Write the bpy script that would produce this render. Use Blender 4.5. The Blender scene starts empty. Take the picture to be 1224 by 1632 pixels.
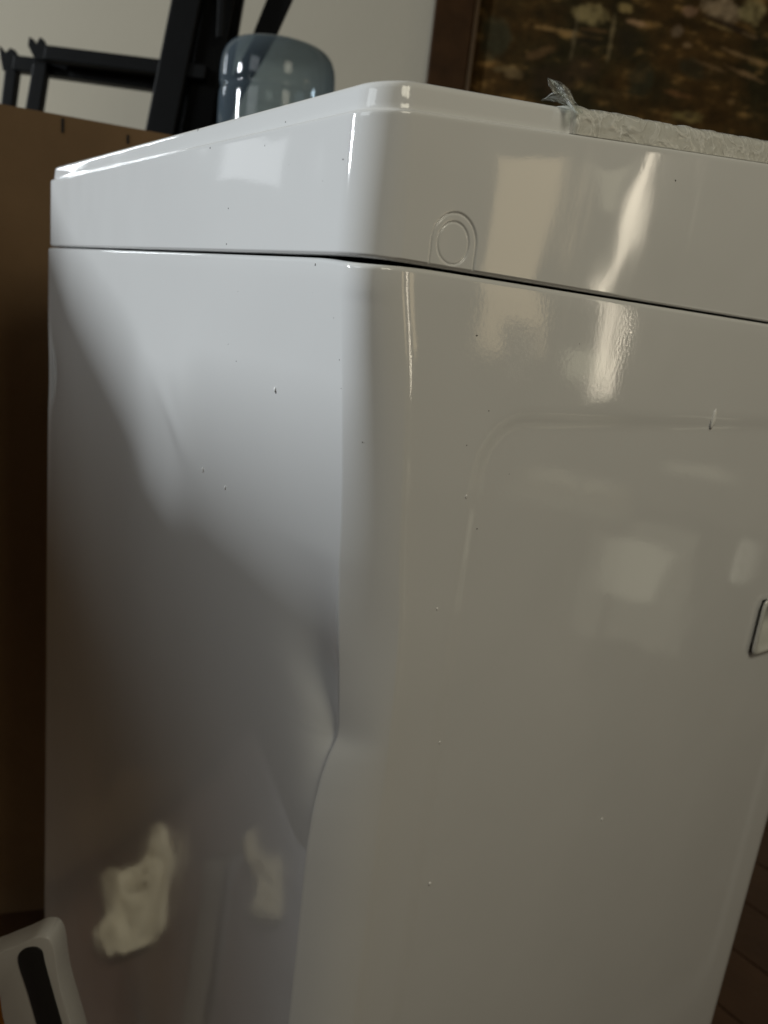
import bpy, bmesh, math, random
import numpy as np
from mathutils import Vector, Matrix, noise
random.seed(4)
D = bpy.data
SC = bpy.context.scene
COL = SC.collection

# ------------------------------------------------------------------ camera
CAM = np.array([0.28177, -0.18734, 0.78098])
RX = np.array([0.57806563, 0.8080188, 0.11377939])
UP = np.array([-0.26936136, 0.05733642, 0.96133084])
FW = np.array([-0.77024969, 0.58636009, -0.25079326])
FPX = 1246.56
cam = D.cameras.new('camera'); camo = D.objects.new('camera', cam); COL.objects.link(camo)
camo.matrix_world = Matrix([[RX[i], UP[i], -FW[i], CAM[i]] for i in range(3)] + [[0, 0, 0, 1]])
cam.sensor_fit = 'VERTICAL'; cam.sensor_height = 36; cam.lens = FPX / 1632 * 36
cam.clip_start = .02; cam.clip_end = 100
cam.dof.use_dof = True; cam.dof.focus_distance = .40; cam.dof.aperture_fstop = 9
SC.camera = camo

# ------------------------------------------------------------------ light
w = D.worlds.new('World'); SC.world = w; w.use_nodes = True
w.node_tree.nodes['Background'].inputs[0].default_value = (1.0, .88, .70, 1)
w.node_tree.nodes['Background'].inputs[1].default_value = .052
SC.view_settings.view_transform = 'Standard'; SC.view_settings.look = 'None'
SC.view_settings.exposure = 0; SC.view_settings.gamma = 1

def area(name, loc, target, sx, sy, power, color, spread=180):
    l = D.lights.new(name, 'AREA'); l.shape = 'RECTANGLE'; l.size = sx; l.size_y = sy
    l.energy = power; l.color = color; l.spread = math.radians(spread)
    o = D.objects.new(name, l); COL.objects.link(o); o.location = loc
    o.rotation_euler = (Vector(target) - Vector(loc)).to_track_quat('-Z', 'Y').to_euler()
    return o
LW = np.array([-2.1, -3.15, 1.75])
area('window_light', LW, (-.2, 0, .8), .17, .66, 112, (.90, .96, 1.0))
area('cool_fill_light', (-.15, -2.5, 1.85), (-.1, 0, .55), 1.1, .9, 10.2, (.90, .97, 1.0))  # cool fill added for the shaded front and the bent corner
area('side_window_light', (-2.72, -.42, 1.25), (-1.1, .9, 1.0), .10, 1.1, 5.5, (.9, .96, 1.0))
area('room_light', (.95, .12, 1.62), (0, .3, .78), .45, .45, 4.7, (1.0, .94, .745))
area('streak_reflection_light', (1.9, 2.56, 1.04), (0, .16, .80), .085, 1.05, 2.7, (1.0, .88, .68))  # narrow lamp added to mirror as the bright streak on the side
area('tan_reflection_light', (1.9, 1.90, 1.03), (0, .09, .80), .27, .75, 1.3, (1.0, .78, .46))  # wide dim lamp added to mirror as the tan rectangle

# ------------------------------------------------------------------ helpers
def mirrored_light(name, rect, side, k, radiance, color):
    """a dim lamp added only to draw a reflection patch on the glossy sheet"""
    M = CAM.copy(); nrm = np.array([1., 0, 0]) if side else np.array([0, -1., 0])
    M = M - 2 * (M @ nrm) * nrm
    x0, y0, x1, y1 = rect; Q = []
    for px, py in ((x0, y0), (x1, y0), (x1, y1), (x0, y1)):
        d = FW + RX * (px - 612) / FPX - UP * (py - 816) / FPX
        P = CAM + d * (-(CAM @ nrm) / (d @ nrm)); Q.append(M + (P - M) * k)
    c = sum(Q) / 4; P0 = M + (c - M) / k
    sx = (np.linalg.norm(Q[1] - Q[0]) + np.linalg.norm(Q[2] - Q[3])) / 2; sy = (np.linalg.norm(Q[3] - Q[0]) + np.linalg.norm(Q[2] - Q[1])) / 2
    if not side: sx *= abs(np.dot((c - P0) / np.linalg.norm(c - P0), nrm)) ** .5
    return area(name, tuple(c), tuple(P0), sx, sy, radiance * math.pi * sx * sy, color)
mirrored_light('low_patch_light', (978, 868, 1038, 945), True, 4.2, .55, (1, .96, .72))  # added for the pale rectangle low on the side panel
mirrored_light('small_patch_light', (905, 560, 962, 605), True, 4.6, 1.3, (1, .95, .68))  # added for a pale block left of the bright streak
mirrored_light('upper_patch_light', (935, 235, 968, 330), True, 5.2, 1.0, (1, .93, .66))  # added for a pale block on the side of the cover
mirrored_light('faint_band_light', (955, 842, 1056, 1010), True, 4.6, .22, (1, .96, .72))  # added as a faint surround to the low rectangle
mirrored_light('thin_glint_light', (1186, 866, 1192, 925), True, 4.0, 1.0, (1, .96, .75))  # added for a thin glint near the handle
mirrored_light('small_patch_light', (1095, 744, 1148, 760), True, 4.4, .4, (1, .95, .7))  # added for a short pale bar on the side panel
mirrored_light('small_patch_light', (862, 754, 948, 772), True, 4.4, .35, (1, .95, .7))  # added for a longer, fainter bar on the side panel
mirrored_light('cover_patch_light', (372, 212, 446, 282), False, 3.9, .9, (.93, .97, 1))  # added for the white patch on the front of the cover
def ray(px, py): return FW + RX * (px - 612) / FPX - UP * (py - 816) / FPX
def onplane(px, py, n, p0):
    d = ray(px, py); n = np.array(n, float)
    return CAM + d * (((np.array(p0, float) - CAM) @ n) / (d @ n))

def mat(name, col, rough=.5, metal=0, spec=.5, noise_amt=0, noise_scale=20, bump=0, bump_scale=60, coat=0):
    m = D.materials.new(name); m.use_nodes = True
    nt = m.node_tree; N = nt.nodes; L = nt.links; b = N['Principled BSDF']
    b.inputs['Base Color'].default_value = (*col, 1); b.inputs['Roughness'].default_value = rough
    b.inputs['Metallic'].default_value = metal; b.inputs['Specular IOR Level'].default_value = spec
    b.inputs['Coat Weight'].default_value = coat
    tc = N.new('ShaderNodeTexCoord')
    if noise_amt:
        n = N.new('ShaderNodeTexNoise'); n.inputs['Scale'].default_value = noise_scale; n.inputs['Detail'].default_value = 6
        r = N.new('ShaderNodeMapRange'); r.inputs[3].default_value = 1 - noise_amt; r.inputs[4].default_value = 1 + noise_amt
        mx = N.new('ShaderNodeVectorMath'); mx.operation = 'SCALE'; mx.inputs[0].default_value = col
        L.new(tc.outputs['Object'], n.inputs['Vector']); L.new(n.outputs[0], r.inputs[0])
        L.new(r.outputs[0], mx.inputs['Scale']); L.new(mx.outputs[0], b.inputs['Base Color'])
    if bump:
        n = N.new('ShaderNodeTexNoise'); n.inputs['Scale'].default_value = bump_scale; n.inputs['Detail'].default_value = 3
        bp = N.new('ShaderNodeBump'); bp.inputs['Distance'].default_value = bump; bp.inputs['Strength'].default_value = 1
        L.new(tc.outputs['Object'], n.inputs['Vector']); L.new(n.outputs[0], bp.inputs['Height']); L.new(bp.outputs[0], b.inputs['Normal'])
    return m

def mesh_obj(name, verts, faces, m, parent=None, smooth=True):
    me = D.meshes.new(name); me.from_pydata([tuple(map(float, v)) for v in verts], [], faces)
    me.materials.append(m)
    if smooth: me.polygons.foreach_set('use_smooth', [True] * len(me.polygons))
    me.update(); o = D.objects.new(name, me); COL.objects.link(o); o.parent = parent
    return o
def bm_obj(name, bm, m, parent=None, smooth=False):
    me = D.meshes.new(name); bmesh.ops.recalc_face_normals(bm, faces=bm.faces); bm.to_mesh(me); bm.free()
    me.materials.append(m)
    if smooth: me.polygons.foreach_set('use_smooth', [True] * len(me.polygons))
    o = D.objects.new(name, me); COL.objects.link(o); o.parent = parent
    return o
def empty(name, loc=(0, 0, 0)):
    o = D.objects.new(name, None); COL.objects.link(o); o.location = loc; o.empty_display_size = .05
    return o
def tag(o, label, cat, group=None):
    o['label'] = label; o['category'] = cat
    if group: o['group'] = group
    return o
def rebase(root, loc):
    """put the empty at the thing's base while its children stay where they were built"""
    root.location = loc
    for c in root.children: c.matrix_parent_inverse = Matrix.Translation(Vector(loc)).inverted()
def bevel(bm, w, seg=2):
    bmesh.ops.bevel(bm, geom=list(bm.edges), offset=w, segments=seg, affect='EDGES', profile=.5, clamp_overlap=True)
def box_bm(c, ux, uy, uz, sx, sy, sz, bev=0):
    bm = bmesh.new(); c = np.array(c, float)
    vs = [bm.verts.new(c + np.array(ux) * (i * sx / 2) + np.array(uy) * (j * sy / 2) + np.array(uz) * (k * sz / 2))
          for i in (-1, 1) for j in (-1, 1) for k in (-1, 1)]
    for f in ((0, 1, 3, 2), (4, 6, 7, 5), (0, 4, 5, 1), (2, 3, 7, 6), (0, 2, 6, 4), (1, 5, 7, 3)):
        bm.faces.new([vs[i] for i in f])
    bmesh.ops.recalc_face_normals(bm, faces=bm.faces)
    if bev: bevel(bm, bev)
    return bm
def prism_bm(pts, nrm, thick, bev=0):
    """polygon of 3-D points extruded backwards along -nrm"""
    bm = bmesh.new(); n = np.array(nrm, float) * thick
    a = [bm.verts.new(p) for p in pts]; b = [bm.verts.new(np.array(p) - n) for p in pts]
    bm.faces.new(a); bm.faces.new(b[::-1]); k = len(pts)
    for i in range(k): bm.faces.new((a[i], b[i], b[(i + 1) % k], a[(i + 1) % k]))
    bmesh.ops.recalc_face_normals(bm, faces=bm.faces)
    if bev: bevel(bm, bev)
    return bm
def smooth_step(x, a, b):
    t = np.clip((x - a) / (b - a), 0, 1); return t * t * (3 - 2 * t)

# ------------------------------------------------------------------ materials
def enamel(name, fine, bigd):
    m = D.materials.new(name); m.use_nodes = True
    nt = m.node_tree; N = nt.nodes; L = nt.links; b = N['Principled BSDF']
    b.inputs['Roughness'].default_value = .1; b.inputs['Specular IOR Level'].default_value = .5
    tc = N.new('ShaderNodeTexCoord')
    n0 = N.new('ShaderNodeTexNoise'); n0.inputs['Scale'].default_value = 9; n0.inputs['Detail'].default_value = 5
    cr = N.new('ShaderNodeMix'); cr.data_type = 'RGBA'
    cr.inputs[6].default_value = (.70, .705, .70, 1); cr.inputs[7].default_value = (.76, .765, .76, 1)
    L.new(tc.outputs['Object'], n0.inputs['Vector']); L.new(n0.outputs[0], cr.inputs[0]); L.new(cr.outputs[2], b.inputs['Base Color'])
    r = N.new('ShaderNodeMapRange'); r.inputs[3].default_value = .03; r.inputs[4].default_value = .10
    n3 = N.new('ShaderNodeTexNoise'); n3.inputs['Scale'].default_value = 24; n3.inputs['Detail'].default_value = 8
    L.new(tc.outputs['Object'], n3.inputs['Vector']); L.new(n3.outputs[0], r.inputs[0]); L.new(r.outputs[0], b.inputs['Roughness'])
    mp = N.new('ShaderNodeMapping'); mp.inputs['Scale'].default_value = (38, 38, 5)
    n4 = N.new('ShaderNodeTexNoise'); n4.inputs['Scale'].default_value = 1; n4.inputs['Detail'].default_value = 7; n4.inputs['Distortion'].default_value = .6
    r4 = N.new('ShaderNodeMapRange'); r4.inputs[1].default_value = .56; r4.inputs[2].default_value = .75; r4.inputs[4].default_value = .09
    ad = N.new('ShaderNodeMath'); ad.operation = 'ADD'
    L.new(tc.outputs['Object'], mp.inputs[0]); L.new(mp.outputs[0], n4.inputs['Vector']); L.new(n4.outputs[0], r4.inputs[0])
    L.new(r.outputs[0], ad.inputs[0]); L.new(r4.outputs[0], ad.inputs[1]); L.new(ad.outputs[0], b.inputs['Roughness'])
    n1 = N.new('ShaderNodeTexNoise'); n1.inputs['Scale'].default_value = 420; n1.inputs['Detail'].default_value = 2
    n2 = N.new('ShaderNodeTexNoise'); n2.inputs['Scale'].default_value = 16; n2.inputs['Detail'].default_value = 1
    b1 = N.new('ShaderNodeBump'); b1.inputs['Distance'].default_value = fine
    b2 = N.new('ShaderNodeBump'); b2.inputs['Distance'].default_value = bigd
    for n in (n1, n2): L.new(tc.outputs['Object'], n.inputs['Vector'])
    L.new(n1.outputs[0], b1.inputs['Height']); L.new(n2.outputs[0], b2.inputs['Height'])
    L.new(b2.outputs[0], b1.inputs['Normal']); L.new(b1.outputs[0], b.inputs['Normal'])
    return m
M_body = enamel('white_enamel_steel', .000022, .0004)
M_cover = enamel('white_gloss_plastic', .000012, .0012)
M_dark = mat('dark_void', (.012, .011, .01), .8)
M_black = mat('black_powder_coat', (.004, .0042, .0045), .5, spec=.12, noise_amt=.3, bump=.0004, bump_scale=300)
M_wall = mat('wall_plaster', (.50, .46, .37), .95, spec=.1, noise_amt=.05, noise_scale=3, bump=.0004, bump_scale=60)
M_card = mat('cardboard', (.20, .118, .052), .85, noise_amt=.22, noise_scale=11, bump=.0006, bump_scale=120)
M_frame = mat('dark_stained_wood', (.040, .018, .006), .5, spec=.12, noise_amt=.5, noise_scale=25, bump=.001, bump_scale=60)
M_lip = mat('gilded_wood_lip', (.16, .09, .035), .4, noise_amt=.4, noise_scale=40)
M_floor = mat('red_brown_wood', (.08, .040, .020), .4, noise_amt=.45, noise_scale=12, bump=.0006, bump_scale=90)
M_wplast = mat('white_plastic', (.62, .60, .56), .35, noise_amt=.06)
M_orange = mat('orange_plastic', (.75, .30, .03), .4)
M_slot = mat('black_rubber', (.015, .015, .014), .5)
M_chip = mat('white_chip', (.85, .85, .83), .5)
M_spot = mat('dark_grit', (.05, .045, .04), .7)
M_grime = mat('clear_handle_plastic', (.62, .62, .58), .12, noise_amt=.08)

def film_mat(name, tr, glossr, bumpd, sc):
    m = D.materials.new(name); m.use_nodes = True
    nt = m.node_tree; N = nt.nodes; L = nt.links
    for n in list(N): N.remove(n)
    out = N.new('ShaderNodeOutputMaterial')
    t = N.new('ShaderNodeBsdfTransparent'); t.inputs[0].default_value = (.93, .94, .92, 1)
    g = N.new('ShaderNodeBsdfPrincipled'); g.inputs['Base Color'].default_value = (.9, .9, .86, 1)
    g.inputs['Roughness'].default_value = glossr; g.inputs['Specular IOR Level'].default_value = .9
    mx = N.new('ShaderNodeMixShader')
    tc = N.new('ShaderNodeTexCoord')
    v = N.new('ShaderNodeTexNoise'); v.inputs['Scale'].default_value = sc; v.inputs['Detail'].default_value = 4
    v.inputs['Distortion'].default_value = 1.6
    ridge = N.new('ShaderNodeMath'); ridge.operation = 'SUBTRACT'; ridge.inputs[1].default_value = .5
    ab = N.new('ShaderNodeMath'); ab.operation = 'ABSOLUTE'
    bp = N.new('ShaderNodeBump'); bp.inputs['Distance'].default_value = bumpd; bp.invert = True
    L.new(tc.outputs['Object'], v.inputs['Vector']); L.new(v.outputs[0], ridge.inputs[0]); L.new(ridge.outputs[0], ab.inputs[0])
    L.new(ab.outputs[0], bp.inputs['Height']); L.new(bp.outputs[0], g.inputs['Normal'])
    lw = N.new('ShaderNodeMapRange'); lw.inputs[1].default_value = 0; lw.inputs[2].default_value = .05
    lw.inputs[3].default_value = min(1, tr + .3); lw.inputs[4].default_value = tr
    L.new(ab.outputs[0], lw.inputs[0]); L.new(lw.outputs[0], mx.inputs[0])
    L.new(t.outputs[0], mx.inputs[1]); L.new(g.outputs[0], mx.inputs[2]); L.new(mx.outputs[0], out.inputs[0])
    return m
M_film = film_mat('cling_film', .42, .2, .004, 55)
M_wisp = film_mat('clear_film', .10, .08, .002, 60)

# ------------------------------------------------------------------ the washing machine
W, DP = .54, .54
washer = empty('washing_machine')
tag(washer, 'white top-loading washing machine with a dented, creased front corner and film on its raised lid', 'washing machine')

def interp(z, tab):
    zs = [t[0] for t in tab][::-1]; vs = [t[1] for t in tab][::-1]
    return np.interp(z, zs, vs)
def smooth_tab(tab, s=.006):
    zz = np.linspace(-.02, .83, 1700); v = interp(zz, tab); k = int(3 * s / (zz[1] - zz[0]))
    x = np.arange(-k, k + 1) * (zz[1] - zz[0]); g = np.exp(-x * x / (2 * s * s)); g /= g.sum()
    vv = np.convolve(np.pad(v, k, mode='edge'), g, 'valid')
    return lambda z: np.interp(z, zz, vv)
DB = smooth_tab([(.80, .0012), (.776, .0045), (.749, .008), (.72, .0115), (.69, .015), (.66, .0172), (.62, .0158), (.5, .0155), (.38, .0155), (0, .014)], .012)
PK = smooth_tab([(.80, 0), (.66, 0), (.64, .0022), (.618, .0052), (.597, .0080), (.58, .0100), (.568, .0115), (.5605, .0115), (.551, .0072), (.538, .0040), (.518, .0012), (.495, 0), (0, 0)], .0032)
CB = smooth_tab([(.80, .0205), (.776, .026), (.755, .031), (.70, .037), (.66, .041), (.63, .046), (.56, .049), (0, .05)], .012)
KB = smooth_tab([(.80, .0), (.77, .05), (.72, .3), (.66, .7), (.60, 1), (0, 1)], .01)

KM = smooth_tab([(.80, 0), (.765, .15), (.72, .42), (.66, .5), (.62, .7), (.575, .25), (.5, .1), (0, .1)], .012)
def body_rows():
    z = list(np.arange(-.16, .34, .02)) + list(np.arange(.34, .52, .004)) + list(np.arange(.52, .64, .0013)) + list(np.arange(.64, .79, .003))
    return z
RC = .018
def outline(z):
    """closed counter-clockwise outline seen from above, start far-left front; returns list of (x, y)"""
    d0, pk, c, k = float(DB(z)), float(PK(z)), float(CB(z)), float(KB(z))
    pts = []
    # far-left corner (radius .022) dented near z .68
    fl = .0125 * math.exp(-((z - .685) / .035) ** 2) + .003 * math.exp(-((z - .60) / .06) ** 2) - .004 * smooth_step(z, .5, .1)
    for i in range(9):
        a = math.pi + math.pi / 2 * i / 8
        pts.append((-W + .022 + .022 * math.cos(a) + fl * (1 - i / 12), .022 + .022 * math.sin(a)))
    x0 = -W + .022
    us = 1 - (1 - np.linspace(0, 1, 190)) ** 1.7
    for t in us[1:]:
        x = x0 + (-RC - x0) * t; u = -RC - x
        lw_ = .0034 + .19 * max(0, z - .562) if z > .5565 else .0034 + .08 * max(0, .5565 - z)
        u0 = lw_ * .8; y = d0 * math.exp(-u / .13) * smooth_step(u, .5, .3) + pk * (1.0 * math.exp(-u / (.010 + 1.0 * lw_)) + (.22 + .75 * float(smooth_step(z, .566, .60))) * (u / u0) * math.exp(1 - u / u0))
        # soft shallow buckles on the front sheet
        y += .0030 * math.exp(-((x + .245) / .035) ** 2 - ((z - .675) / .03) ** 2)
        y -= .0022 * math.exp(-((x + .185) / .022) ** 2 - ((z - .70 + .5 * (x + .185)) / .035) ** 2)
        y += .0022 * math.exp(-((x + .34) / .07) ** 2 - ((z - .60) / .09) ** 2)
        qx, qz = x + .205, z - .695; al = (qx * .85 - qz * .53); ac = (qx * .53 + qz * .85)
        y -= .0011 * math.exp(-(ac / .009) ** 2 - (al / .04) ** 2)
        y -= .0006 * math.exp(-((x + .21) / .05) ** 2 - ((z - .40) / .05) ** 2)
        y += fl * .35 * math.exp(-((x + W) / .05) ** 2)
        pts.append((x, y))
    A = np.array([-RC, d0 + pk]); B = np.array([0., c]); K = np.array([0.0, d0 + pk * .75])
    K = K * (1 - k) + np.array([-.0015, A[1] + .42 * (B[1] - A[1])]) * k
    km = float(KM(z)); K = K * (1 - km) + (A + B) / 2 * km
    for i in range(1, 25):
        t = i / 24; P = (1 - t) ** 2 * A + 2 * t * (1 - t) * K + t * t * B; pts.append(tuple(P))
    # side: crease line then embossed panel
    ys = list(np.arange(.003, .06, .002)) + list(np.arange(.06, .46, .004)) + [.465, .47, .475, .48, .485, .49, .495, .5, .505, .51]
    y1 = DP - .022
    for yy in ys:
        y = c + (y1 - c) * yy / .51
        x = 0.0
        q = (y - c)
        x -= .0012 * (1 - math.exp(-q / .004)) * math.exp(-q / .05)      # shallow trough behind the crease
        # embossed stiffening field: signed distance to rounded rectangle
        cy, cz, hy, hz, r = .285, .465, .207, .275, .035
        ax, az = abs(y - cy) - hy + r, abs(z - cz) - hz + r
        sd = math.hypot(max(ax, 0), max(az, 0)) + min(max(ax, az), 0) - r
        x -= .0010 * float(smooth_step(-sd, 0, .012))
        x += .0002 * math.exp(-((y - .2) / .12) ** 2 - ((z - .6) / .10) ** 2)
        pts.append((x, y))
    for i in range(1, 7):
        a = math.pi / 2 * i / 6; pts.append((-.022 + .022 * math.cos(a), y1 + .022 * math.sin(a)))
    for t in (.33, .66, 1): pts.append((-.022 - (W - .044) * t, DP))
    for i in range(1, 7):
        a = math.pi / 2 + math.pi / 2 * i / 6; pts.append((-W + .022 + .022 * math.cos(a), y1 + .022 * math.sin(a)))
    return pts

def inset(pts, d):
    P = np.array(pts); nx = np.roll(P, -1, 0) - np.roll(P, 1, 0)
    nx /= np.linalg.norm(nx, axis=1)[:, None] + 1e-12
    n = np.stack([-nx[:, 1], nx[:, 0]], 1)     # inward for a counter-clockwise outline
    return P + n * d
rows = [(z, np.array(outline(z))) for z in body_rows()]
top = .7996
last = outline(.797)
for a in (0, 15, 30, 45, 60, 75, 90):
    a = math.radians(a); r = .0024
    P = inset(last, r * (1 - math.cos(a)))
    rows.append((top - r + r * math.sin(a), P))
rows.append((top, inset(last, .014)))
n = len(rows[0][1])
V = []
for z, P in rows:
    for k in range(n):
        x, y = P[k]
        zz = z
        if z > .785:      # the top edge sags a little beside the dented corner
            dd = math.hypot(x + .008, y - .006); zz = z - .0013 * math.exp(-(dd / .018) ** 2)
        V.append((x, y, zz))
F = [(i * n + k, i * n + (k + 1) % n, (i + 1) * n + (k + 1) % n, (i + 1) * n + k) for i in range(len(rows) - 1) for k in range(n)]
# handle opening in the side sheet
HY, HZ, HH, HW = .447, .572, .0245, .041
keep = []
for f in F:
    c = np.mean([V[i] for i in f], axis=0)
    if c[0] > -.01 and abs(c[1] - HY) < HW - .004 and abs(c[2] - HZ) < HH - .003: continue
    keep.append(f)
body = mesh_obj('body', V, keep, M_body, washer)
F = keep
bm = box_bm((-W / 2, DP / 2 + .002, .44), (1, 0, 0), (0, 1, 0), (0, 0, 1), W - .09, DP - .10, .83)
bm_obj('dark_core', bm, M_dark, washer)  # near-black filler box that colours in the shade behind the lid gap

# handle cup
def rrect(cy, cz, hy, hz, r, nseg=6):
    o = []
    for sy, sz, a0 in ((1, 1, 0), (-1, 1, 90), (-1, -1, 180), (1, -1, 270)):
        for i in range(nseg + 1):
            a = math.radians(a0 + 90 * i / nseg)
            o.append((cy + sy * (hy - r) + r * math.cos(a), cz + sz * (hz - r) + r * math.sin(a)))
    return o
lv = [(.0008, 0, .001), (.0024, 0.0005, 0), (.0026, .004, 0), (.0010, .0055, 0), (-.004, .007, 0), (-.014, .009, 0), (-.022, .015, 0), (-.024, .022, 0)]
V = []; F = []
for x, ins, _ in lv:
    for (y, z) in rrect(HY, HZ, HW - ins, HH - ins * .9, max(.003, .008 - ins * .2)):
        V.append((x - .0006 + .0016 * 1, y, z))
k = 28
for i in range(len(lv) - 1):
    for j in range(k): F.append((i * k + j, i * k + (j + 1) % k, (i + 1) * k + (j + 1) % k, (i + 1) * k + j))
F.append(tuple((len(lv) - 1) * k + j for j in range(k)))
hc = mesh_obj('handle_cup', V, F, M_grime, washer)
hc['label'] = 'pale recessed carrying handle cup'

# top cover ---------------------------------------------------------
def cover_plan():
    """outline positions with inward normal, dense round the plug"""
    pts = []
    for i in range(13):
        a = math.pi + math.pi / 2 * i / 12; pts.append((-W + .03 + .03 * math.cos(a), .03 + .03 * math.sin(a), math.cos(a), math.sin(a)))
    for x in np.linspace(-W + .03, -.021, 90)[1:]: pts.append((x, 0, 0, -1))
    for i in range(1, 21):
        a = -math.pi / 2 + math.pi / 2 * i / 20; pts.append((-.021 + .021 * math.cos(a), .021 + .021 * math.sin(a), math.cos(a), math.sin(a)))
    ys = list(np.arange(.0225, .034, .002)) + list(np.arange(.034, .0635, .00022)) + list(np.arange(.065, .25, .0025)) + list(np.linspace(.25, DP - .03, 30))
    for y in ys: pts.append((0, y, 1, 0))
    for i in range(1, 9):
        a = math.pi / 2 * i / 8; pts.append((-.03 + .03 * math.cos(a), DP - .03 + .03 * math.sin(a), math.cos(a), math.sin(a)))
    for x in np.linspace(-.03, -W + .03, 8)[1:]: pts.append((x, DP, 0, 1))
    for i in range(1, 9):
        a = math.pi / 2 + math.pi / 2 * i / 8; pts.append((-W + .03 + .03 * math.cos(a), DP - .03 + .03 * math.sin(a), math.cos(a), math.sin(a)))
    for y in np.linspace(DP - .03, .03, 8)[1:-1]: pts.append((-W, y, -1, 0))
    return pts
def zgroove(y): return .8578 + .1125 * max(0, y)
CZ0 = .8008
def arch_sd(y, z):
    cy, cz, r = .0484, .8118, .0130
    if z >= cz: return math.hypot(y - cy, z - cz) - r
    return abs(y - cy) - r
def cover_disp(y, z, side):
    d = 0
    if side:
        s = arch_sd(y, z); d -= .0007 * math.exp(-(s / .00042) ** 2)
        if s < 0: d -= .00025
        s2 = math.hypot((y - .0480) / 1.0, z - .8120) - .0090; d -= .0006 * math.exp(-(s2 / .0004) ** 2)
        if s2 < 0: d -= .0002
        # the moulded side bows and twists slightly
        d += .0016 * math.sin((z - .80) / .07 * 2.4) * math.exp(-((y - .16) / .09) ** 2) * .6
        d += .00055 * (z - .84) / .04 * np.tanh((y - .155) / .035)
    return d
plan = cover_plan(); n = len(plan)
prof = []   # (v in 0..1 of wall height, inward offset) then rim rows
zlist = list(np.arange(0, .0305, .00035)) + list(np.arange(.032, .0560, .0018))
V = []
rowsC = []
hw = .0578
rowsC.append(('b', 0, .008)); rowsC.append(('b', 0, .0022)); rowsC.append(('b', .0003, .0009)); rowsC.append(('b', .0010, .0002))
for h in zlist[4:]: rowsC.append(('w', h, 0))
for h, ins in ((-.0016, 0), (-.0010, .0001), (-.0005, .0004), (-.0001, .0011), (.0001, .0017), (.0003, .0026), (.0011, .0029),
               (.003, .0031), (.0085, .0036), (.0100, .0040), (.0110, .0048), (.0116, .0060), (.0119, .0075), (.0120, .0105), (.0120, .03)):
    rowsC.append(('t', h, ins))
for kind, h, ins in rowsC:
    for (x, y, nx, ny) in plan:
        side = nx > .99
        if kind == 'b': z = CZ0 + h; d = 0
        elif kind == 'w':
            zz = CZ0 + h
            # stretch the smooth upper wall up to the sloping groove; the lower part keeps true height
            if h > .0305: zz = CZ0 + .0305 + (h - .0305) / (.0560 - .0305) * (zgroove(y) - .0022 - CZ0 - .0305)
            z = zz; d = cover_disp(y, z, side)
        else: z = zgroove(y) + h * (1 + .05 * y); d = cover_disp(y, z, side) if h < 0 else 0
        o = ins - d
        V.append((x - nx * o, y - ny * o, z))
F = [(i * n + k, i * n + (k + 1) % n, (i + 1) * n + (k + 1) % n, (i + 1) * n + k) for i in range(len(rowsC) - 1) for k in range(n)]
F.append(tuple(range((len(rowsC) - 1) * n, len(rowsC) * n)))
cover = mesh_obj('top_cover', V, F, M_cover, washer)

# raised control panel behind the slit, wrapped in film
def rim_strip(name, y0, y1, off, wr, m, ny=150, zlo=.0004, parent=washer, top_in=.05):
    prof = [(zlo, .0022), (.002, .0022), (.005, .0024), (.0085, .0028), (.0108, .0036), (.0122, .0052), (.0129, .008), (.0131, .014), (.0131, top_in)]
    fine = []
    for a, b in zip(prof[:-1], prof[1:]):
        for t in (0, .34, .67): fine.append((a[0] + (b[0] - a[0]) * t, a[1] + (b[1] - a[1]) * t))
    fine.append(prof[-1])
    V = []; F = []
    for h, ins in fine:
        for k in range(ny):
            y = y0 + (y1 - y0) * k / (ny - 1)
            p = Vector((ins * 40, y * 60, h * 130)); q = noise.noise(p) + .5 * noise.noise(p * 2.3)
            wv = wr * (abs(q) ** .7) + off
            z = zgroove(y) + h + wr * .5 * noise.noise(Vector((y * 90, 3, 1))) * (h / .013)
            V.append((-ins + wv, y, z + (wv * .4 if ins > .004 else 0)))
    m_ = len(fine)
    F = [(i * ny + k, i * ny + k + 1, (i + 1) * ny + k + 1, (i + 1) * ny + k) for i in range(m_ - 1) for k in range(ny - 1)]
    # close the front end so the piece has thickness
    V += [(-.03, y0, zgroove(y0) + h) for h, ins in fine]
    b = m_ * ny
    for i in range(m_ - 1): F.append((i * ny, (i + 1) * ny, b + i + 1, b + i))
    return mesh_obj(name, V, F, m, parent)
cp = rim_strip('control_panel', .1128, .51, .0003, 0, M_wplast, 60)
fl = rim_strip('protective_film', .1135, .508, .0008, .0012, M_film, 330)
fl['label'] = 'crinkled clear protective film'
# the loose tuft of film at the slit
def tuft(pxs, name):
    V = []; F = []; rows_ = len(pxs); cols = 9
    for i, ((ax, ay), (bx, by), dep) in enumerate(pxs):
        for j in range(cols):
            t = j / (cols - 1); px_ = ax + (bx - ax) * t; py_ = ay + (by - ay) * t
            xo = -.010 + dep + .0035 * math.sin(t * 7 + i * 1.3) + .002 * noise.noise(Vector((i, j, 2)))
            V.append(onplane(px_, py_, (1, 0, 0), (xo, 0, 0)))
    for i in range(rows_ - 1):
        for j in range(cols - 1): F.append((i * cols + j, i * cols + j + 1, (i + 1) * cols + j + 1, (i + 1) * cols + j))
    o = mesh_obj(name, V, F, M_wisp, washer)
    s = o.modifiers.new('t', 'SOLIDIFY'); s.thickness = .0002
    return o
t1 = tuft([((873, 124), (875, 125), .0), ((874, 135), (893, 131), .002), ((880, 146), (906, 141), .004), ((893, 155), (912, 152), .006), ((905, 166), (916, 161), .008), ((914, 176), (924, 170), .0105), ((922, 182), (930, 180), .0125)], 'film_tuft')
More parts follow.
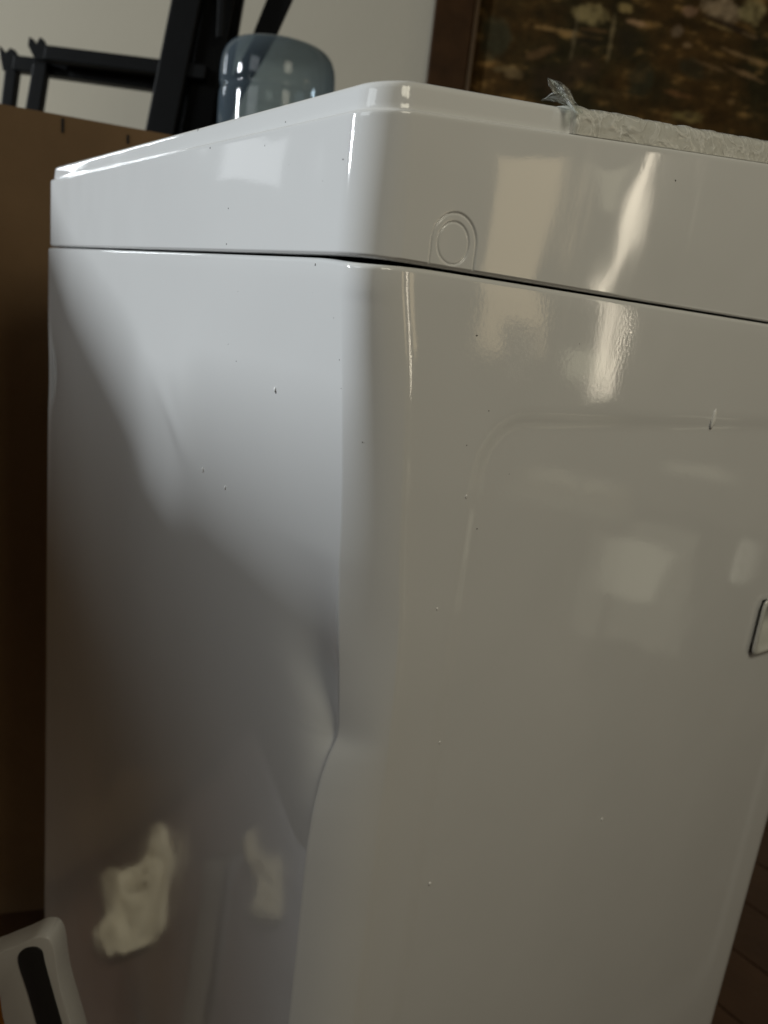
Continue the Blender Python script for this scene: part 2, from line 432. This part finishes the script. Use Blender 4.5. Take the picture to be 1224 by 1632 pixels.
tuft([((862, 160), (868, 157), -.004), ((873, 160), (879, 149), -.002), ((888, 163), (890, 144), .001), ((902, 168), (900, 148), .004), ((914, 174), (910, 158), .008)], 'film_tuft')

# chips and grit stuck to the paint, and a tall white mark
def fleck(px, py, plane, s, m, name='paint_chip', sq=1.0):
    if plane == 'front': P = onplane(px, py, (0, 1, 0), (0, 0, 0)); nn = Vector((0, -1, 0))
    else: P = onplane(px, py, (1, 0, 0), (0, 0, 0)); nn = Vector((1, 0, 0))
    P = Vector(P)
    # settle on the real sheet: cast from outside
    best = None
    for ob in (body, cover):
        ok, loc, nr, _ = ob.ray_cast(P + nn * .05, -nn, distance=.12)
        if ok and (best is None or (loc - P).dot(nn) > (best - P).dot(nn)): best = loc
    if best is None: best = P
    bm = bmesh.new(); bmesh.ops.create_icosphere(bm, subdivisions=2, radius=s * (.75 if m is M_spot else 1))
    for v in bm.verts:
        v.co *= 1 + .35 * noise.noise(v.co * 900 + Vector((px, py, 0)))
        v.co -= nn * v.co.dot(nn) * .45
        v.co.z *= sq
    bmesh.ops.translate(bm, verts=bm.verts, vec=best)
    return bm, (bm_obj(name, bm, m, washer, True) if name else None)
bpy.context.view_layer.update()
for (x, y, pl, s) in ((421, 620, 'front', .0011), (311, 749, 'front', .0013), (341, 778, 'front', .0010), (687, 1411, 'side', .0012), (961, 1307, 'side', .0012), (703, 1185, 'side', .0008), (744, 792, 'side', .0008), (698, 971, 'side', .0007)):
    fleck(x, y, pl, s, M_chip, sq=1.3)
for (x, y, pl, s, sq) in ((422, 624, 'front', .00075, 1.5), (497, 421, 'front', .0005, 1.6), (527, 705, 'front', .0004, 1), (361, 389, 'front', .0006, 1), (364, 332, 'front', .0005, 1),
               (305, 205, 'front', .0006, 3.2), (1074, 288, 'side', .0007, 1), (761, 535, 'side', .0007, .8), (780, 655, 'side', .0004, 1), (763, 844, 'side', .0005, 1), (745, 710, 'side', .0004, 1), (335, 236, 'front', .0006, 1), (446, 192, 'front', .0005, 1), (422, 232, 'front', .0003, 2), (547, 254, 'front', .0006, .6), (366, 575, 'front', .0004, 1), (355, 548, 'front', .0003, 1), (518, 505, 'front', .0003, 1), (520, 572, 'front', .0003, 1.6), (518, 618, 'front', .0003, 1)):
    fleck(x, y, pl, s, M_spot, 'grit', sq)
fleck(1137, 668, 'side', .0022, M_chip, 'tall_white_mark', 3.2)  # tall white mark on the side sheet
rng = random.Random(8)
for i in range(10):
    if rng.random() < .55: x, y, pl = rng.uniform(120, 530), rng.uniform(200, 900), 'front'
    else: x, y, pl = rng.uniform(660, 1200), rng.uniform(300, 1580), 'side'
    fleck(x, y, pl, rng.uniform(.00012, .00026), M_spot if rng.random() < .6 else M_chip, 'grit', rng.uniform(.8, 1.5))

# ------------------------------------------------------------------ room behind
E1 = np.array([.574, .819, 0]); E1 /= np.linalg.norm(E1); NW = np.array([E1[1], -E1[0], 0]); EZ = np.array([0, 0, 1.])
W0 = np.array([-1.47, 1.15, 0.])
def wp(px, py, off=0.): return onplane(px, py, NW, W0 + NW * off)
c = W0 + E1 * .85 - NW * .06 + EZ * 1.25
wall = bm_obj('wall', box_bm(c, E1, NW, EZ, 4.7, .12, 2.9), M_wall); wall['kind'] = 'structure'
# floor: base sheet and planks
fb = mesh_obj('floor', [(-3.5, -3, -.184), (3, -3, -.184), (3, 4, -.184), (-3.5, 4, -.184)], [(0, 1, 2, 3)], M_dark, smooth=False); fb['kind'] = 'structure'
me0 = None
for i in range(26):
    for j in range(3):
        yy = -1.2 + i * .125
        if me0 is None:
            bm = box_bm((0, 0, -.174), (1, 0, 0), (0, 1, 0), (0, 0, 1), 1.196, .122, .02, .0015)
            o = bm_obj('floor_plank', bm, M_floor, fb); me0 = o.data
        else: o = D.objects.new('floor_plank', me0); COL.objects.link(o); o.parent = fb
        o.location = (-1.6 + j * 1.2 + (i % 3) * .37, yy, 0)

# framed painting on the wall
paint = empty('framed_painting')
tag(paint, 'dark brown landscape painting in a dark wooden frame hanging on the beige wall', 'painting')
A = wp(691, 30, .03); a0 = (A - W0) @ E1
zb = (wp(1300, 330, .03))[2] - .12
zt = zb + 1.05; wd = 1.55
fw = .098
def wbox(name, a, z, sa, sz, off, th, m, par, bev=.004):
    cc = W0 + E1 * a + NW * (off + th / 2) + EZ * z
    return bm_obj(name, box_bm(cc, E1, NW, EZ, sa, th, sz, bev), m, par)
wbox('frame_side', a0 + fw / 2, (zb + zt) / 2, fw, zt - zb, .004, .035, M_frame, paint)
wbox('frame_side', a0 + wd - fw / 2, (zb + zt) / 2, fw, zt - zb, .004, .035, M_frame, paint)
wbox('frame_rail', a0 + wd / 2, zb + fw / 2, wd - 2 * fw - .001, fw, .004, .034, M_frame, paint)
wbox('frame_rail', a0 + wd / 2, zt - fw / 2, wd - 2 * fw - .001, fw, .004, .034, M_frame, paint)
lw_ = .012
wbox('gilt_lip', a0 + fw + lw_ / 2, (zb + zt) / 2, lw_, zt - zb - 2 * fw, .006, .026, M_lip, paint, .002)
wbox('gilt_lip', a0 + wd / 2, zb + fw + lw_ / 2, wd - 2 * fw - 2 * lw_ - .001, lw_, .006, .026, M_lip, paint, .002)
# canvas with painted colours
nu, nv = 420, 300
ca0, ca1, cz0, cz1 = a0 + fw, a0 + wd - fw, zb + fw, zt - fw
uu, vv = np.meshgrid(np.linspace(ca0, ca1, nu), np.linspace(cz0, cz1, nv))
Pn = W0[None, None] + E1 * uu[..., None] + EZ * vv[..., None] + NW * .016
def fbm(x, y, s, seed):
    out = np.zeros(x.shape)
    for i in range(x.shape[0]):
        for j in range(x.shape[1]):
            out[i, j] = noise.fractal(Vector((x[i, j] * s, y[i, j] * s, seed)), .7, 2.1, 5)
    return out
f1 = fbm(uu, vv, 5, 1.); f2 = fbm(uu, vv * 2.4, 13, 7.); f3 = fbm(uu, vv, 40, 3.)
base = np.array([.046, .028, .009]); alt = np.array([.022, .019, .008]); hi = np.array([.17, .11, .045])
t = np.clip(f1 * 1.2 + .5, 0, 1)[..., None]; col = base * t + alt * (1 - t)
col = col * (1 + .45 * np.clip(f2, -1, 1))[..., None]
col += hi * (np.clip(f2 - .28, 0, 1) * 1.0)[..., None]
def blob(px, py, rx, ry, rot, colr, amt=1, rough=.6):
    P0 = wp(px, py, .016); a, z = (P0 - W0) @ E1, P0[2]
    k = 1.95 / FPX
    ca, sa = math.cos(rot), math.sin(rot)
    du, dv = (uu - a) / k, (vv - z) / k
    X = (du * ca + dv * sa) / rx; Y = (-du * sa + dv * ca) / ry
    colr = [min(.5, v * 1.5) for v in colr]; m = np.clip(1.25 - (X ** 2 + Y ** 2) + rough * f3 + rough * .6 * f2, 0, 1)[..., None] * amt
    global col; col = col * (1 - m) + np.array(colr) * m
for b_ in ((940, 22, 30, 15, -.05, (.13, .115, .06), .8), (905, 52, 60, 4, -.05, (.16, .11, .05), .6), (945, 48, 26, 4, .0, (.07, .045, .022), .7), (995, 12, 14, 8, 0, (.16, .13, .06), .7), (1012, 36, 20, 4, -.1, (.19, .13, .08), .7), (974, 60, 4, 36, 0, (.10, .085, .05), .7),
           (915, 60, 4, 34, 0, (.08, .07, .045), .6), (938, 62, 20, 16, 0, (.012, .010, .006), .8), (1000, 66, 20, 24, 0, (.012, .010, .006), .7), (1150, 15, 34, 16, -.2, (.15, .125, .09), .8), (1198, 20, 22, 18, -.1, (.14, .13, .07), .7), (1175, 47, 60, 5, -.25, (.015, .011, .007), .8),
           (1100, 18, 12, 9, 0, (.15, .10, .07), .6), (1080, 50, 10, 10, 0, (.10, .08, .06), .6), (1095, 72, 8, 5, 0, (.14, .10, .06), .6), (1145, 42, 26, 3, -.2, (.11, .085, .04), .7), (1180, 88, 40, 3, -.22, (.12, .085, .045), .7), (1185, 117, 34, 4, -.25, (.13, .09, .05), .7), (1130, 105, 30, 3, -.2, (.08, .055, .03), .6), (1198, 58, 16, 3, -.2, (.11, .08, .045), .6),
           (860, 85, 26, 8, .35, (.055, .036, .018), .8), (820, 118, 22, 8, 0, (.075, .058, .032), .8), (800, 110, 18, 5, .2, (.085, .07, .04), .5), (790, 60, 26, 34, .2, (.018, .020, .013), .8), (1020, 128, 22, 26, .2, (.014, .015, .009), .8), (1105, 110, 30, 14, -.3, (.012, .013, .008), .7),
           (1080, 150, 24, 5, -.1, (.085, .045, .02), .6), (1098, 186, 26, 9, 0, (.10, .085, .035), .7), (1098, 184, 9, 5, 0, (.03, .022, .012), .7), (1165, 162, 8, 5, -.2, (.11, .075, .035), .6), (880, 130, 40, 26, 0, (.019, .013, .008), .7), (930, 110, 30, 20, 0, (.025, .017, .010), .6), (960, 145, 34, 8, 0, (.045, .034, .015), .5)):
    blob(*b_)
col = np.clip(col * (1 + .25 * f3[..., None]) * np.array([1.35, 1.15, .9]), .002, 1)
V = Pn.reshape(-1, 3); F = [(i * nu + j, i * nu + j + 1, (i + 1) * nu + j + 1, (i + 1) * nu + j) for i in range(nv - 1) for j in range(nu - 1)]
M_canvas = mat('oil_paint_canvas', (1, 1, 1), .8, spec=.12, bump=.0012, bump_scale=160)
at_ = M_canvas.node_tree.nodes.new('ShaderNodeAttribute'); at_.attribute_name = 'paint'
M_canvas.node_tree.links.new(at_.outputs['Color'], M_canvas.node_tree.nodes['Principled BSDF'].inputs['Base Color'])
cv = mesh_obj('canvas', V, F, M_canvas, paint)
ca = cv.data.color_attributes.new('paint', 'FLOAT_COLOR', 'POINT')
ca.data.foreach_set('color', np.concatenate([col.reshape(-1, 3), np.ones((nu * nv, 1))], 1).astype('f').ravel())
rebase(paint, tuple(W0 + E1 * (a0 + wd / 2) + EZ * zb))

# black metal rack leaning by the wall
RO = .62
rack = empty('metal_rack')
tag(rack, 'black metal rack with notched rails and a thick post standing before the beige wall', 'rack')
def rpoly(name, pts, off, th, bev=.002, m=M_black, par=rack):
    P = [wp(x, y, RO + off) for x, y in pts]
    return bm_obj(name, prism_bm(P, NW, th, bev), m, par)
def downto(x1, y1, x2, y2, z, off):
    """continue the line through two pixels down to height z"""
    a, b = wp(x1, y1, RO + off), wp(x2, y2, RO + off); t = (a[2] - z) / (a[2] - b[2]); return a + (b - a) * t
def rleg(name, tl, tr, bl, br, off, th):
    a, b = wp(*tl, RO + off), wp(*tr, RO + off)
    c_, d_ = downto(*tl, *bl, -.164, off), downto(*tr, *br, -.164, off)
    return bm_obj(name, prism_bm([a, b, d_, c_], NW, th, .003), M_black, rack)
rleg('post', (290, -90), (338, -90), (250, 110), (298, 110), .05, .03)
rleg('post', (342, -90), (392, -90), (306, 110), (354, 110), .02, .03)
rleg('post', (330, -90), (350, -90), (288, 110), (316, 110), .0, .03)
rleg('post', (372, -90), (402, -90), (346, 110), (368, 110), .0, .02)
rpoly('rail', [(72, 71), (330, 103), (326, 126), (68, 94)], .045, .03)
rpoly('rail', [(22, 87), (330, 124), (328, 154), (18, 111)], .005, .03)
rpoly('hook', [(46, 58), (51, 61), (57, 70), (63, 59), (67, 61), (74, 75), (70, 96), (55, 94), (44, 72)], .04, .012, .001)
rpoly('hook', [(-2, 72), (3, 78), (8, 84), (16, 76), (21, 78), (28, 90), (26, 112), (4, 112), (0, 90)], .0, .012, .001)
rleg('leg', (8, 98), (29, 98), (0, 168), (20, 168), .0, .02)
rleg('leg', (52, 98), (76, 98), (39, 172), (64, 176), .02, .02)
rpoly('brace', [(448, -60), (492, -60), (437, 62), (404, 62), (404, 50)], .0, .012)
rpoly('brace', [(350, -60), (362, -60), (355, 60), (344, 60)], .052, .008)
rpoly('brace', [(437, 60), (404, 60), (330, 190), (360, 200)], .0, .012)
rebase(rack, tuple(wp(250, 300, RO) * np.array([1, 1, 0]) + np.array([0, 0, -.164])))

# water jug
jc = wp(443, 130, .80); jr = .0925
jc[2] = 0
ztop = wp(443, 76, .80)[2]
jug = empty('water_jug')
tag(jug, 'blue translucent plastic water jug standing upside down behind the white machine', 'water jug')
M_jug = D.materials.new('blue_polycarbonate'); M_jug.use_nodes = True
nt = M_jug.node_tree; N = nt.nodes; L = nt.links
for q in list(N): N.remove(q)
out = N.new('ShaderNodeOutputMaterial'); tr = N.new('ShaderNodeBsdfTransparent'); tr.inputs[0].default_value = (.66, .74, .79, 1)
pb = N.new('ShaderNodeBsdfPrincipled'); pb.inputs['Base Color'].default_value = (.10, .135, .165, 1); pb.inputs['Roughness'].default_value = .07
pb.inputs['Specular IOR Level'].default_value = 1.0
lwt = N.new('ShaderNodeLayerWeight'); lwt.inputs[0].default_value = .5
mr = N.new('ShaderNodeMapRange'); mr.inputs[3].default_value = .16; mr.inputs[4].default_value = .75
mx = N.new('ShaderNodeMixShader')
L.new(lwt.outputs['Facing'], mr.inputs[0]); L.new(mr.outputs[0], mx.inputs[0]); L.new(tr.outputs[0], mx.inputs[1]); L.new(pb.outputs[0], mx.inputs[2]); L.new(mx.outputs[0], out.inputs[0])
H = [(0, .0, .006), (0, .05, .004), (0, .085, .0), (0, .100, -.004), (0, .110, -.012), (0, .117, -.024), (0, .1195, -.038), (0, .120, -.052), (0, .1195, -.064), (0, .1165, -.068), (0, .1165, -.073), (0, .1195, -.077),
     (0, .120, -.09), (0, .120, -.16), (0, .117, -.165), (0, .117, -.171), (0, .120, -.176), (0, .120, -.30), (0, .10, -.34), (0, .05, -.38), (0, .028, -.40), (0, .028, -.43)]
S = 64
def lathe(name, H, r_scale, m, par, zt):
    V = []; F = []
    # smooth the profile
    for _, r, z in H:
        for k in range(S):
            a = 2 * math.pi * k / S; V.append((jc[0] + max(r, .0005) * r_scale * math.cos(a), jc[1] + max(r, .0005) * r_scale * math.sin(a), zt + z))
    F = [(i * S + k, i * S + (k + 1) % S, (i + 1) * S + (k + 1) % S, (i + 1) * S + k) for i in range(len(H) - 1) for k in range(S)]
    F.append(tuple(range(S))[::-1]); F.append(tuple(range((len(H) - 1) * S, len(H) * S)))
    o = mesh_obj(name, V, F, m, par); s = o.modifiers.new('s', 'SUBSURF'); s.levels = s.render_levels = 2
    return o
lathe('bottle_shell', H, jr / .12, M_jug, jug, ztop)
rebase(jug, (jc[0], jc[1], ztop - .43))
disp = empty('water_dispenser')
tag(disp, 'dark floor-standing water dispenser under the blue jug, hidden behind the machine', 'dispenser')
bm_obj('dispenser_body', box_bm((jc[0], jc[1], (ztop - .39 - .084) / 2), E1, NW, EZ, .30, .30, ztop - .39 + .164, .015), M_black, disp)
rebase(disp, (jc[0], jc[1], -.164))

# cardboard carton beside and behind the machine
h_ = math.radians(19); CE = np.array([math.sin(h_), math.cos(h_), 0]); CN = np.array([CE[1], -CE[0], 0])
K0 = np.array([-.80, 0, 0.])
ctop = onplane(0, 165, CN, K0)
sr = lambda P: (P - K0) @ CE
s_in = sr(ctop)
carton = empty('cardboard_carton')
tag(carton, 'tall brown cardboard carton standing left of and behind the white machine', 'carton')
zr = onplane(235, 208, CN, K0)
pts = [(s_in - .95, -.168), (s_in - .95, .80), (s_in - .04, .93), (s_in - .03, ctop[2]), (sr(zr) + .30, zr[2] + (zr[2] - ctop[2]) / (sr(zr) - s_in) * .30), (sr(zr) + .30, -.168)]
for mx_, my_, hh in ((100, 200, .016), (204, 222, .010)):
    q_ = onplane(mx_, my_, CN, K0 + CN * .001)
    bm_obj('staple', box_bm(q_, CE, CN, EZ, .003, .001, hh, .0003), M_dark, carton)
P3 = [K0 + CE * a + EZ * z for a, z in pts]
bm_obj('side_panel', prism_bm(P3, CN, .006), M_card, carton)
ee = P3[-2]; depth = .38
bm_obj('back_panel', prism_bm([P3[-2] - CN * .0065, P3[-2] - CN * depth, P3[-1] - CN * depth, P3[-1] - CN * .0065], CE, .006), M_card, carton)
rebase(carton, tuple(K0 - CN * .1 + np.array([0, 0, -.164])))

# an added, unseen cardboard sheet; its edge is shaped to cast the front panel's shadow
G0 = np.array([-.98, -.11, 0.]); g_ = np.array([1, -.63, 0.]); g_ /= np.linalg.norm(g_); GN = np.array([-g_[1], g_[0], 0])
SH = [(.06, .680), (-.02, .686), (-.10, .690), (-.17, .692), (-.21, .676), (-.255, .684), (-.29, .712), (-.36, .742), (-.45, .778), (-.53, .830)]
edge = []
for x, z in SH:
    P = np.array([x, 0, z]); d = LW - P; t = ((G0 - P) @ GN) / (d @ GN); Q = P + d * t; edge.append(((Q - G0) @ g_, Q[2]))
edge.sort()
pts = [(0, -.168), (0, edge[0][1] + .03)] + edge + [(edge[-1][0] + .35, edge[-1][1]), (edge[-1][0] + .35, -.168), (.80, -.168), (.76, .10), (.66, .03), (.52, .16), (.40, .19), (.33, .06), (.18, .02), (.10, -.168)]  # bottom cutouts let window light reach the added floor papers
flat = bm_obj('shade_sheet', prism_bm([G0 + g_ * a + EZ * z for a, z in pts][::-1], GN, .007), M_card)
tag(flat, 'unseen brown cardboard sheet added in front of the machine to shade its front panel', 'cardboard sheet')

# white plastic piece with a dark slot by the machine's front, bottom left
tool = empty('plastic_housing')
tag(tool, 'white plastic housing with a long black slot at the far corner of the machine', 'housing')
NF = np.array([.79, -.61, 0]); FQ = onplane(62, 1480, (0, 1, 0), (0, -.075, 0))
def fp(px, py, off=0.): return onplane(px, py, NF, FQ + NF * off)
def curve_pts(c, n=6):
    out = []; k = len(c)
    for i in range(k):
        p0, p1, p2, p3 = [np.array(c[(i + j - 1) % k], float) for j in range(4)]
        for s in range(n):
            t = s / n
            out.append(.5 * ((2 * p1) + (-p0 + p2) * t + (2 * p0 - 5 * p1 + 4 * p2 - p3) * t * t + (-p0 + 3 * p1 - 3 * p2 + p3) * t ** 3))
    return out
shell = curve_pts([(-60, 1530), (-10, 1508), (30, 1492), (62, 1479), (84, 1492), (96, 1560), (125, 1660), (150, 1760), (60, 1800), (24, 1690), (4, 1610), (-8, 1560)], 5)
bm_obj('shell', prism_bm([fp(x, y) for x, y in [(a, b + 14) for a, b in shell]], NF, .020, .006), M_wplast, tool, True)
slot = curve_pts([(28, 1524), (34, 1506), (52, 1500), (66, 1506), (72, 1530), (86, 1580), (106, 1650), (125, 1720), (85, 1740), (62, 1640), (44, 1575)], 5)
bm_obj('slot', prism_bm([fp(x, y, .001) for x, y in [(a, b + 10) for a, b in slot]], NF, .004, .0008), M_slot, tool, True)
og = curve_pts([(-80, 1560), (-14, 1560), (6, 1590), (22, 1640), (50, 1740), (-40, 1790), (-100, 1700)], 5)
orange = bm_obj('orange_piece', prism_bm([fp(x, y, -.022) for x, y in og], NF, .02, .004), M_orange, None, True)
tag(orange, 'small orange plastic piece at the bottom left beside the white housing', 'plastic piece')
rebase(tool, tuple(fp(60, 1700)))

# things added outside the frame to draw reflections on the glossy sheets
M_refl_paper = mat('pale_reflection_paper', (.88, .74, .45), .7)  # added paper, outlined to draw the pale reflections low in the front
def floor_mirror(px, py, z=-.155):
    P = onplane(px, py, (0, 1, 0), (0, 0, 0)); d = P - CAM * np.array([1, -1, 1]); return (P + d * ((z - P[2]) / d[2]))[:2]
PA = [(308, 1318), (268, 1312), (222, 1378), (164, 1384), (172, 1440), (150, 1485), (180, 1520), (272, 1488), (294, 1425), (318, 1366)]
PB = [(425, 1335), (411, 1350), (411, 1385), (429, 1430), (424, 1465), (462, 1492), (474, 1440), (474, 1392), (445, 1380), (436, 1347)]
for PX, sh, lab in ((PA, 14, 'larger piece of pale paper added on the floor, cut to draw a reflection low in the front panel'),
                ([(443 + (a - 443) * 1.5, b) for a, b in PB], 84, 'narrow piece of pale paper added on the floor, cut to draw a reflection beside the bent corner')):
    rim = [np.array(floor_mirror(*p)) for p in curve_pts([(a + sh, b) for a, b in PX], 5)]
    ctr = sum(rim) / len(rim); V = [(ctr[0], ctr[1], -.14)]; F = []; NR = 20; K = len(rim)
    for i in range(1, NR + 1):
        for p in rim:
            q = ctr + (p - ctr) * i / NR
            z_ = -.158 + .016 * abs(noise.fractal(Vector((q[0] * 9, q[1] * 9, 2)), .8, 2.2, 4)) * min(1, (NR - i + 2) / 6)
            V.append((q[0], q[1], z_))
    F += [(0, 1 + k, 1 + (k + 1) % K) for k in range(K)]
    for i in range(NR - 1):
        for k in range(K): a = 1 + i * K; F.append((a + k, a + K + k, a + K + (k + 1) % K, a + (k + 1) % K))
    paper = mesh_obj('reflection_paper', V, F, M_refl_paper, None, True)
    tag(paper, lab, 'wrapping paper', 'pieces of paper added for reflections')

chair = empty('wooden_chair')  # chair added out of view for the side panel's reflections
tag(chair, "wooden chair with a pale cushion, faintly mirrored in the machine's side", 'chair')
M_ch = mat('brown_chair_wood', (.10, .05, .02), .4, noise_amt=.3); M_cu = mat('pale_cushion', (.62, .58, .42), .9)
cx, cy, rz = 1.25, 1.65, -.65
ux = np.array([math.cos(rz), math.sin(rz), 0]); uy = np.array([-math.sin(rz), math.cos(rz), 0]); cc = np.array([cx, cy, -.164])
bm_obj('seat', box_bm(cc + EZ * .43, ux, uy, EZ, .42, .40, .03, .006), M_ch, chair)
bm_obj('cushion', box_bm(cc + EZ * .468, ux, uy, EZ, .38, .37, .044, .018), M_cu, chair)
for a in (-1, 1):
    for b in (-1, 1):
        hgt = .415 if a < 0 else .94
        bm_obj('leg', box_bm(cc + ux * a * .222 * (1 if a > 0 else .8) + uy * b * .18 + EZ * hgt / 2, ux, uy, EZ, .035, .035, hgt, .005), M_ch, chair)
bm_obj('backrest', box_bm(cc + ux * .222 + EZ * .82, ux, uy, EZ, .018, .32, .16, .005), M_ch, chair)
bm_obj('backrest', box_bm(cc + ux * .222 + EZ * .60, ux, uy, EZ, .018, .32, .05, .005), M_ch, chair)
rebase(chair, tuple(cc))
